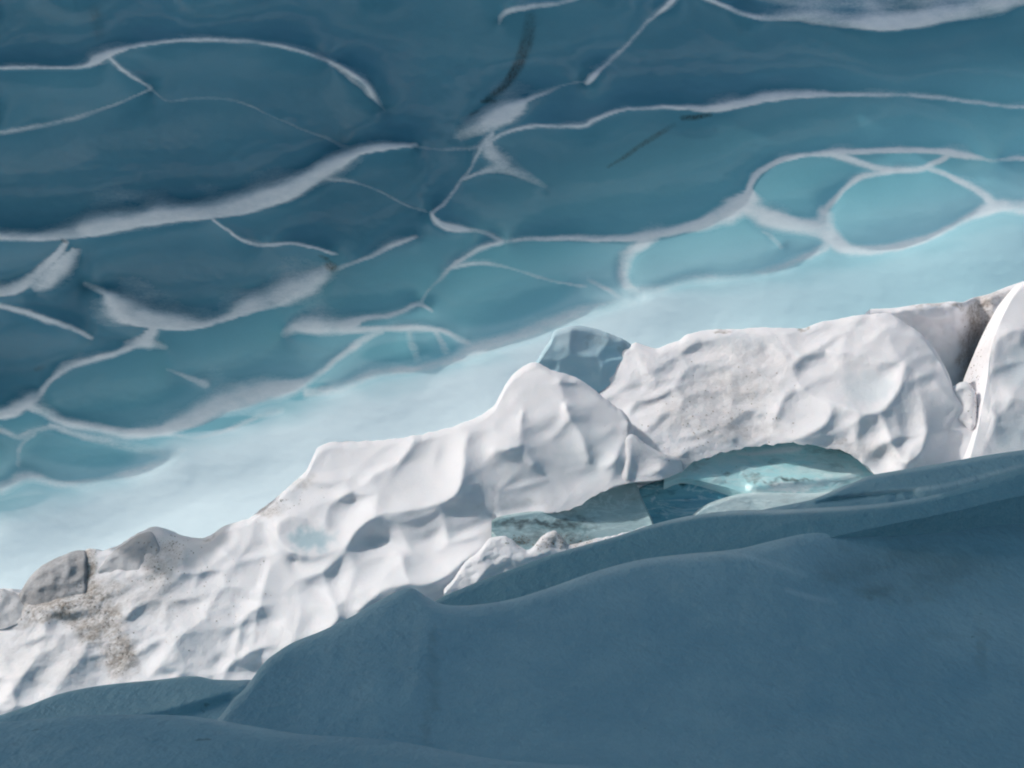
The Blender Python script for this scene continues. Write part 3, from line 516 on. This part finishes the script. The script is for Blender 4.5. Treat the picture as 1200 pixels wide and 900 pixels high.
# ---- right-hand snow mound
TOP_C = [(660,425),(700,412),(730,405),(738,405),(744,401),(755,405),(768,408),(780,404),(795,399),(806,392),(830,386.5),(850,386),(885,384),(915,384),(940,385),(960,378),(985,373),(1000,370),(1020,368),(1040,367),(1050,371),(1060,378),(1080,391),(1092,405),(1102,420),(1112,440),(1120,462),(1132,478),(1142,496),(1146,510)]
BOT_C = [(660,590),(700,580),(750,568),(775,563),(800,551),(815,541),(850,531),(880,524),(920,520),(960,523),(990,530),(1004,537),(1016,547),(1026,556),(1045,562),(1146,562)]
LC = [
 [(1041,368,.02),(1043,395,.10),(1048,415,.14),(1060,427,.16)],
 [(1042,369,.02),(1060,381,.05),(1078,393,.06),(1090,407,.05),(1100,424,.03)],
 [(928,428,.12),(945,418,.12),(965,412,.13),(990,413,.14),(1015,417,.15),(1035,423,.16),(1060,428,.17),(1080,437,.15),(1100,452,.12),(1115,470,.09),(1130,487,.05),(1140,502,.0)],
 [(932,430,.12),(935,448,.13),(950,463,.15),(975,470,.17),(995,478,.2),(1015,484,.22),(1031,481,.22),(1046,467,.21),(1056,450,.19),(1061,431,.17)],
 [(975,471,.17),(974,485,.18),(964,499,.17),(947,508,.15),(932,514,.12),(905,516,.08)],
 [(935,449,.12),(922,462,.12),(912,480,.12),(905,500,.10)],
 [(1015,484,.22),(1000,500,.16),(1010,520,.12)],
 [(1031,481,.22),(1040,505,.2),(1048,525,.2),(1060,542,.2),(1074,537,.2),(1083,522,.18),(1085,500,.16),(1080,470,.14),(1072,440,.15)],
 [(965,412,.12),(985,398,.09),(1003,381,.05),(1020,371,.02)],
 [(1003,410,.13),(1025,397,.11),(1042,384,.08)],
 [(885,386,.02),(900,400,.06),(915,412,.09),(928,426,.11)],
 [(820,395,.03),(850,410,.05),(870,425,.06),(890,440,.08),(915,455,.1)],
 [(744,403,.02),(752,425,.06),(765,440,.09),(790,450,.09),(820,455,.07)],
 [(760,500,.12),(790,480,.11),(830,500,.12),(860,515,.10)],
 [(740,510,.10),(745,535,.13),(770,545,.13),(800,530,.12),(850,500,.10),(890,470,.08)],
]
T_C = [(1028,462,30,16,-.20),(1000,450,40,18,-.06),(952,492,20,12,-.14),(1066,520,13,13,-.14),(1110,500,22,30,-.04),(990,396,14,6,-.07),(1025,392,12,6,-.07),(800,432,14,13,-.16),(870,465,24,12,-.05),(925,403,20,8,-.06),(845,445,20,8,-.06),(1120,530,25,20,-.2)]
dirt_C = blob((860,455,60,26,.34),(820,480,70,30,.26),(860,505,60,12,.35),(985,515,8,5,.8),(845,386,12,2.5,.9),(941,385,6,3,.9),(1010,530,60,14,.25),(880,420,60,20,.18),(780,540,40,14,.3),(1068,545,26,10,.2))
rough_C = blob((900,460,400,200,.35),(830,460,120,70,.9),(790,520,60,40,.8),(890,430,50,50,.7),(1000,520,60,14,.5),(760,440,30,40,.5))
calm_C = calm([(1005,452,60,30),(1090,480,30,30),(945,487,24,18)])
def fine_C(u, v):
    m = rough_C(u, v); k = calm_C(u, v)
    return .005 * m * (fbm(u / 13, v / 8, 5, 25, .72)) + k * (suncups(u, v, 62, 34, 13, .044, .45) * mk(u, v, 71) + suncups(u, v, 32, 20, 18, .009, .5) * (.3 + m) * mk(u, v, 76))
mass('snow_mound', TOP_C, BOT_C, 672, 1146, ridge_y(.42), M_SNOW, LC, T_C, relief=1.45, bjag=2.2, under=(.35, .05), L=34, rows=170, jag=.8, dirt=dirt_C, blue=blob((1020,455,34,24,.3),(870,400,40,12,.12)), rough=rough_C, fine=fine_C, side=(0, 5),
     label='sunlit white snow mound with a big scooped bowl, above the ice hollow', category='snow mound')
mass('snow_shelf', [(694,574),(700,556),(706,549),(714,546),(721,539),(727,526),(732,513),(738,507),(745,510),(756,520),(775,530),(800,538)], [(694,580),(706,577),(735,567),(775,562),(800,552)], 694, 800, ridge_y(.02), M_SNOW,
     [[(702,556,.0),(716,548,.04),(726,532,.05),(736,512,.04)],[(735,560,.06),(738,535,.08),(738,512,.04)],[(740,560,.0),(775,550,.02)]], [(722,560,12,12,-.05),(780,545,30,16,-.22)], L=16, rows=60, edge=6, side=(4, 30), jag=.6, under=(.35, .05), back=(.4, .3),
     rough=lambda u, v: .5 + 0 * u, dirt=lambda u, v: .12 + 0 * u, label='small bright snow shelf joining the grey slab to the mound above the hollow', category='snow shelf')
# small knob in front of the crevice
lump([(1110,478),(1114,460),(1122,449),(1132,448),(1141,456),(1145,470),(1147,488)], [(1110,486),(1125,492),(1147,500)], 1110, 1147, .35, 'small white snow knob at the foot of the dark crevice', .12, name='snow_lump', category='snow lump', edge=8)

# ---- recess behind the mound, dirty snow and the block on the far right
mass('ice_recess', [(1020,362),(1045,361),(1060,359),(1080,356),(1100,355),(1115,353),(1128,354),(1140,349),(1160,344),(1180,336),(1210,326)], [(1020,520),(1100,540),(1160,545),(1210,545)], 1020, 1210,
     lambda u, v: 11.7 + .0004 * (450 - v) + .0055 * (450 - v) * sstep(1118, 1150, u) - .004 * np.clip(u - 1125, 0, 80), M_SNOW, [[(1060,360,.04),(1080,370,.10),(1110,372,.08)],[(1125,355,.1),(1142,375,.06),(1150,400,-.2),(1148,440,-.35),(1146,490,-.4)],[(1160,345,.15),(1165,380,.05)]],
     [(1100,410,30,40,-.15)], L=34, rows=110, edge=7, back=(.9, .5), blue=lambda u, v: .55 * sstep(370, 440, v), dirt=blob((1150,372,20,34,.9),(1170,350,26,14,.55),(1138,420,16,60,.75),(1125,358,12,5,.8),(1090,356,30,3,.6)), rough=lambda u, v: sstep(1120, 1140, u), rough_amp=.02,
     label='shaded blue-grey ice recess beyond the mound with a dirty slope above', category='ice recess')
mass('snow_block', [(1133,538),(1138,526),(1142,512),(1146,498),(1149,478),(1154,455),(1158,430),(1161,402),(1167,384),(1175,366),(1184,348),(1192,337),(1202,329),(1240,315),(1320,300),(1460,290)], [(1133,545),(1160,575),(1460,520)], 1133, 1460,
     lambda u, v: 10.3 + .0078 * (450 - v) - .0005 * (u - 1150), M_SNOW, [[(1165,470,.12),(1185,466,.14),(1210,470,.14),(1240,460,.12)],[(1168,400,.10),(1185,388,.12),(1215,385,.12)],[(1165,470,.12),(1162,435,.09),(1168,400,.1)],[(1150,530,.05),(1165,500,.1),(1165,470,.12)]],
     [(1195,430,26,24,-.10),(1190,510,24,20,-.08)], L=34, rows=150, edge=7, edge_depth=.14, back=(1.0, .6), blue=blob((1198,430,30,30,.3),(1195,510,30,24,.35)), rough=lambda u, v: .3 + 0 * u, jag=1.0, fine=lambda u, v: suncups(u, v, 50, 42, 33, .035, .5) + .01 * fbm(u / 30, v / 24, 3, 34), dirt=blob((1160,400,5,40,.2)),
     label='tall white snow block on the far side of the dark crevice', category='snow block')

# ---- glassy ice in the hollow
G1 = m_glassy('grey_teal_glassy_ice', (.34, .52, .55), (.46, .60, .62), .3)
G2 = m_glassy('deep_blue_glassy_ice', (.13, .38, .50), (.22, .50, .58), .12)
G3 = m_glassy('teal_glassy_ice', (.42, .75, .79), (.68, .86, .87), .3)
hy = lambda off: (lambda u, v: 9.75 + off + .0070 * (600 - v) - .0012 * np.clip(u - 880, 0, 400) + .0012 * np.clip(u - 700, -200, 100))
mass('glassy_ice', [(576,610),(584,606),(600,602),(660,592),(700,572),(735,560),(745,566),(752,583),(762,604),(770,624),(773,630)], [(576,622),(600,645),(640,655),(700,650),(773,640)], 576, 773, hy(.10), G1,
     [[(745,568,.02),(752,585,.06),(762,605,.08),(770,625,.08)]], [(660,605,60,10,-.12)], L=20, rows=60, edge=4, dirt=blob((640,614,60,7,.8),(600,610,30,4,.7),(650,632,50,14,.5)), back=(.4, .2),
     label='grey-teal glassy ice in the narrow left end of the hollow', category='glassy ice')
mass('glassy_ice', [(748,572),(760,566),(790,556),(830,552),(870,556),(900,566)], [(748,575),(760,600),(772,625),(800,640),(900,640)], 748, 900, hy(.14), G2,
     [[(760,574,.0),(800,570,.03),(850,573,.02)]], [(790,590,30,20,-.05)], L=20, rows=60, edge=4, dirt=blob((805,561,34,7,1),(782,559,14,5,.9),(800,566,50,3,.6)), frost=blob((766,583,3,4,.7),(768,576,2,2,.7)), back=(.3, .2),
     label='deep blue glassy ice pane in the middle of the hollow', category='glassy ice')
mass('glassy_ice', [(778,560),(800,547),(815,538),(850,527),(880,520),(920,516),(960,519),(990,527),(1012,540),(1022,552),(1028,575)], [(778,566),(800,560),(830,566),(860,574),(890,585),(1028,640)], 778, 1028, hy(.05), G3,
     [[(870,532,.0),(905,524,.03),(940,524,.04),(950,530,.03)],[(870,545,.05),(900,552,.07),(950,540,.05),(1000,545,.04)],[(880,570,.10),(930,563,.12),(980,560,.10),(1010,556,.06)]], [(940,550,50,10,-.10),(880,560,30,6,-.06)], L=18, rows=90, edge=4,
     dirt=blob((905,567,12,3.5,.9),(925,563,16,3,.9),(940,561,8,2,.7),(884,560,8,4,.6),(850,556,6,3,.6),(833,537,3,2,.8)), frost=blob((925,571,28,5,.75),(960,566,34,5,.4),(985,560,24,4,.3),(850,545,40,12,.3)), back=(.4, .2), extra=('frost', stripe([[(864,532,2,2,1),(885,532,3,2,1),(905,530,6,3,1),(925,528,7,4,1),(938,526,4,3,1)],[(900,574,3,2,.7),(925,573,4,4,.9),(960,567,3,3,.6),(1000,560,2,2,.5)]], 14)),  # first frost stripe is a painted reflection of sunlit snow
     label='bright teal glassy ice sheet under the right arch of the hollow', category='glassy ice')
mass('glassy_ice', [(800,622),(815,600),(835,588),(870,578),(900,576),(930,577),(960,577),(1000,572),(1030,566)], [(800,630),(850,650),(1030,650)], 800, 1030, hy(-.05), G1, (), None, rows=40, edge=5, back=(.3, .2),
     frost=lambda u, v: .25 + 0 * u, label='flat grey ice shelf in front of the teal sheet', category='glassy ice')
# snow lip with rubble in front of the hollow
mass('snow_lip', [(520,692),(535,672),(548,655),(560,647),(572,634),(585,628),(596,630),(607,638),(618,645),(626,640),(636,628),(648,622),(658,628),(668,637),(690,634),(705,630),(725,626),(745,620),(770,615)], [(520,720),(600,700),(770,650)], 520, 770,
     lambda u, v: 9.28 + .004 * (660 - v), M_SNOW, [[(572,636,.02),(590,650,.08),(610,655,.08),(640,648,.06)],[(560,648,.02),(575,660,.07),(560,680,.1)]], None, L=25, rows=60, edge=8, jag=1.6, rough=lambda u, v: .9 + 0 * u, rough_amp=.02,
     dirt=blob((655,632,26,10,.7),(690,640,20,8,.5),(608,634,10,5,.5),(640,640,20,5,.4)), side=(0, 6), back=(.4, .5), label='rough snow lip with brown rubble below the grey-teal ice', category='snow lip')

# ---- near banks in shade
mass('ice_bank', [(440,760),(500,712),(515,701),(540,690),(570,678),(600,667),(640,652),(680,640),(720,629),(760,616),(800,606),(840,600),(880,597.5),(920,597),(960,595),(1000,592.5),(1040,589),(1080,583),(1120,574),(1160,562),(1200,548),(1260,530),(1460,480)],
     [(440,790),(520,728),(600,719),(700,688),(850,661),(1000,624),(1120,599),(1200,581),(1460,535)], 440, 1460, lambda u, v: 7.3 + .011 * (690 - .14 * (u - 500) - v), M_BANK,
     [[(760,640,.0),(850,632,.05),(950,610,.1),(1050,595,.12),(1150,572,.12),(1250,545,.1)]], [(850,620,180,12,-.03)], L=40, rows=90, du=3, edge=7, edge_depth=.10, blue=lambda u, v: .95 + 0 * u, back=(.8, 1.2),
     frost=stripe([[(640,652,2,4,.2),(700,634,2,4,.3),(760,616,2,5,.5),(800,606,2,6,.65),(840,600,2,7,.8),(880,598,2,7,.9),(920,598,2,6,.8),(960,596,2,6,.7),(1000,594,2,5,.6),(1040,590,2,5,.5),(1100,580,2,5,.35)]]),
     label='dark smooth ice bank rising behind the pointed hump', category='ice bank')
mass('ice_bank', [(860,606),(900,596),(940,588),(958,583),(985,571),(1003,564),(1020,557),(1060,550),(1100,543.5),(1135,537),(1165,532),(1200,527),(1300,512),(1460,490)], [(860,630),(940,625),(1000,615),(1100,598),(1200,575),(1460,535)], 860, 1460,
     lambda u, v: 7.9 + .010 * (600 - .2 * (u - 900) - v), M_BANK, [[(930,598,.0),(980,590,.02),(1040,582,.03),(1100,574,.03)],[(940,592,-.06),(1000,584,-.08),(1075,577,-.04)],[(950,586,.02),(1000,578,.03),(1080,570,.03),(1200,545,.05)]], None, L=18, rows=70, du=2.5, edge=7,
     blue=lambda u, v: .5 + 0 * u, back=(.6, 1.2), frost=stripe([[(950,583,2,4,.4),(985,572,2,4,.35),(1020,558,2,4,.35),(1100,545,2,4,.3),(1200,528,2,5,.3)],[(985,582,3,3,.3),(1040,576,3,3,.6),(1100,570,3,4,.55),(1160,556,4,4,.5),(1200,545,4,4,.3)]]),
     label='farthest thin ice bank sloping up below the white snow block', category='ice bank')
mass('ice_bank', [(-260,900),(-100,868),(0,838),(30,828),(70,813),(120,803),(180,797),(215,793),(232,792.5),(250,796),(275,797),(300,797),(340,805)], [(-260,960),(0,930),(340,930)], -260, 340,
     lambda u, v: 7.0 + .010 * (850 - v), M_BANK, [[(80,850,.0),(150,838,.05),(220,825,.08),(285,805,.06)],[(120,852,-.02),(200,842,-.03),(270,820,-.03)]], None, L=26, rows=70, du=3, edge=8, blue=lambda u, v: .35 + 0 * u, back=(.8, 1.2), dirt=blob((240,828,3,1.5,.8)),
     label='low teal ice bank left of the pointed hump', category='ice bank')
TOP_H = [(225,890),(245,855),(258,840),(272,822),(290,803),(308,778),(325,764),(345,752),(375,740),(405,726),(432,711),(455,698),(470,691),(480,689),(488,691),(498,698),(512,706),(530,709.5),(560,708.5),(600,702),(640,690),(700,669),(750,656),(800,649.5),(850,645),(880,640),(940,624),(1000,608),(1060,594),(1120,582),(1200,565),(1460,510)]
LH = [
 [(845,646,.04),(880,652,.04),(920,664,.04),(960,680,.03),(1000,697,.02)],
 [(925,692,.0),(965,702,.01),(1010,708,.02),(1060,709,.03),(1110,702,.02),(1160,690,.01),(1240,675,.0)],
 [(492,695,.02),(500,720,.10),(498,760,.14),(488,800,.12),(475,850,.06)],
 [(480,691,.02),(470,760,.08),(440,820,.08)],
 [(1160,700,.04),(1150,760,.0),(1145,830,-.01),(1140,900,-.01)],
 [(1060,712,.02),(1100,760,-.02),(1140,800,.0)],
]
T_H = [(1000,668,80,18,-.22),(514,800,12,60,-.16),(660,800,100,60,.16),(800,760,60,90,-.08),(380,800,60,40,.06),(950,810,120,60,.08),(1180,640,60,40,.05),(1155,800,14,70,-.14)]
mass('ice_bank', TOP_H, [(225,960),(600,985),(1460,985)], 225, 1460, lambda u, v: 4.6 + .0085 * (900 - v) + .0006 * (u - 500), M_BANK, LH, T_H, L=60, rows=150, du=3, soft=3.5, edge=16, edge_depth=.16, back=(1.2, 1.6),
     blue=lambda u, v: .25 * sstep(900, 1100, u) * sstep(730, 690, v) + .25 * sstep(380, 300, u), dirt=blob((1060,665,120,34,.30),(1025,692,36,10,.5),(990,678,36,8,.3),(1070,690,60,20,.2),(508,790,7,60,.28),(500,850,6,30,.2),(1150,760,8,40,.2),(1095,745,30,6,.12)), fine=lambda u, v: .02 * fbm(u / 120, v / 70, 3, 45),  # dirt mask: painted shade in the vertical folds, dark tint in the hollow
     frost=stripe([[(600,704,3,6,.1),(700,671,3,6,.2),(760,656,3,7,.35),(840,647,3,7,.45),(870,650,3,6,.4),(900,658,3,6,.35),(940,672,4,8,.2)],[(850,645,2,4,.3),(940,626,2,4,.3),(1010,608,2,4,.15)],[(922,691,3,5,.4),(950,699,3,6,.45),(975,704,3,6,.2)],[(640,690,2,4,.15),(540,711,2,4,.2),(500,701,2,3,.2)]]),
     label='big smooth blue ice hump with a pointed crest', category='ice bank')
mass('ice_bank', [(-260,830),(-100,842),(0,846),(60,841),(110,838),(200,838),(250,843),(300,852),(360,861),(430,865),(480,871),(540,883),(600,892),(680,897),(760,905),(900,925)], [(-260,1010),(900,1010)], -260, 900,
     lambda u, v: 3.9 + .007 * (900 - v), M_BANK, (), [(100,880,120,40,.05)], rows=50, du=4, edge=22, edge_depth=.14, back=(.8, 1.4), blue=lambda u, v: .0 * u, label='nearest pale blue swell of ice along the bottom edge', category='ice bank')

# ------------------------------------------------------------------ grit
def grit(name, spots, n, mat, label, cat, smin, smax, off):
    rs = np.random.RandomState(3); vs = []; fs = []
    base = np.array([(1,0,0),(-1,0,0),(0,1,0),(0,-1,0),(0,0,1),(0,0,-1)], float)
    tri = [(0,2,4),(2,1,4),(1,3,4),(3,0,4),(2,0,5),(1,2,5),(3,1,5),(0,3,5)]
    dg = bpy.context.evaluated_depsgraph_get()
    for k in range(n):
        a, b, ra, rb = spots[rs.randint(len(spots))]; u = a + rs.randn() * ra * .5; v = b + rs.randn() * rb * .5
        d = Vector(((u - 600) / FPX, 1, (450 - v) / FPX)).normalized()
        hit, loc, nrm, i, ob, mtx = S.ray_cast(dg, Vector((0, 0, CAMZ)), d)
        if not hit or loc.y < 8.8 or loc.y > 12: continue
        r = smin + (smax - smin) * rs.rand() ** 3
        q = base * r * rs.uniform(.6, 1.3, (6, 1)); ang = rs.rand() * 6.28; c, s_ = math.cos(ang), math.sin(ang)
        q = q @ np.array([(c, s_, 0), (-s_, c, 0), (0, 0, .8)]); o = len(vs); vs += [tuple(p + np.array(loc)) for p in q]; fs += [tuple(o + t for t in f) for f in tri]
    me = bpy.data.meshes.new(name); me.from_pydata(vs, [], fs); me.materials.append(mat)
    link(name, me, kind='stuff', label=label, category=cat)
bpy.context.view_layer.update()
grit('grit', [(98,670,14,40),(92,702,44,26),(112,730,36,30),(140,768,22,30),(60,715,60,16),(182,668,20,30),(200,640,40,14),(320,590,50,16),(650,634,40,12),(690,640,30,10),(860,470,80,50),(820,500,80,40),(1150,370,20,40),(1142,440,8,50),(230,700,80,50),(610,634,14,6)],
     2600, m_plain('grit_stone', (.36, .32, .27), (.20, .17, .14)), 'scattered brown grit and tiny stones on the snow', 'grit', .0015, .008, 0)
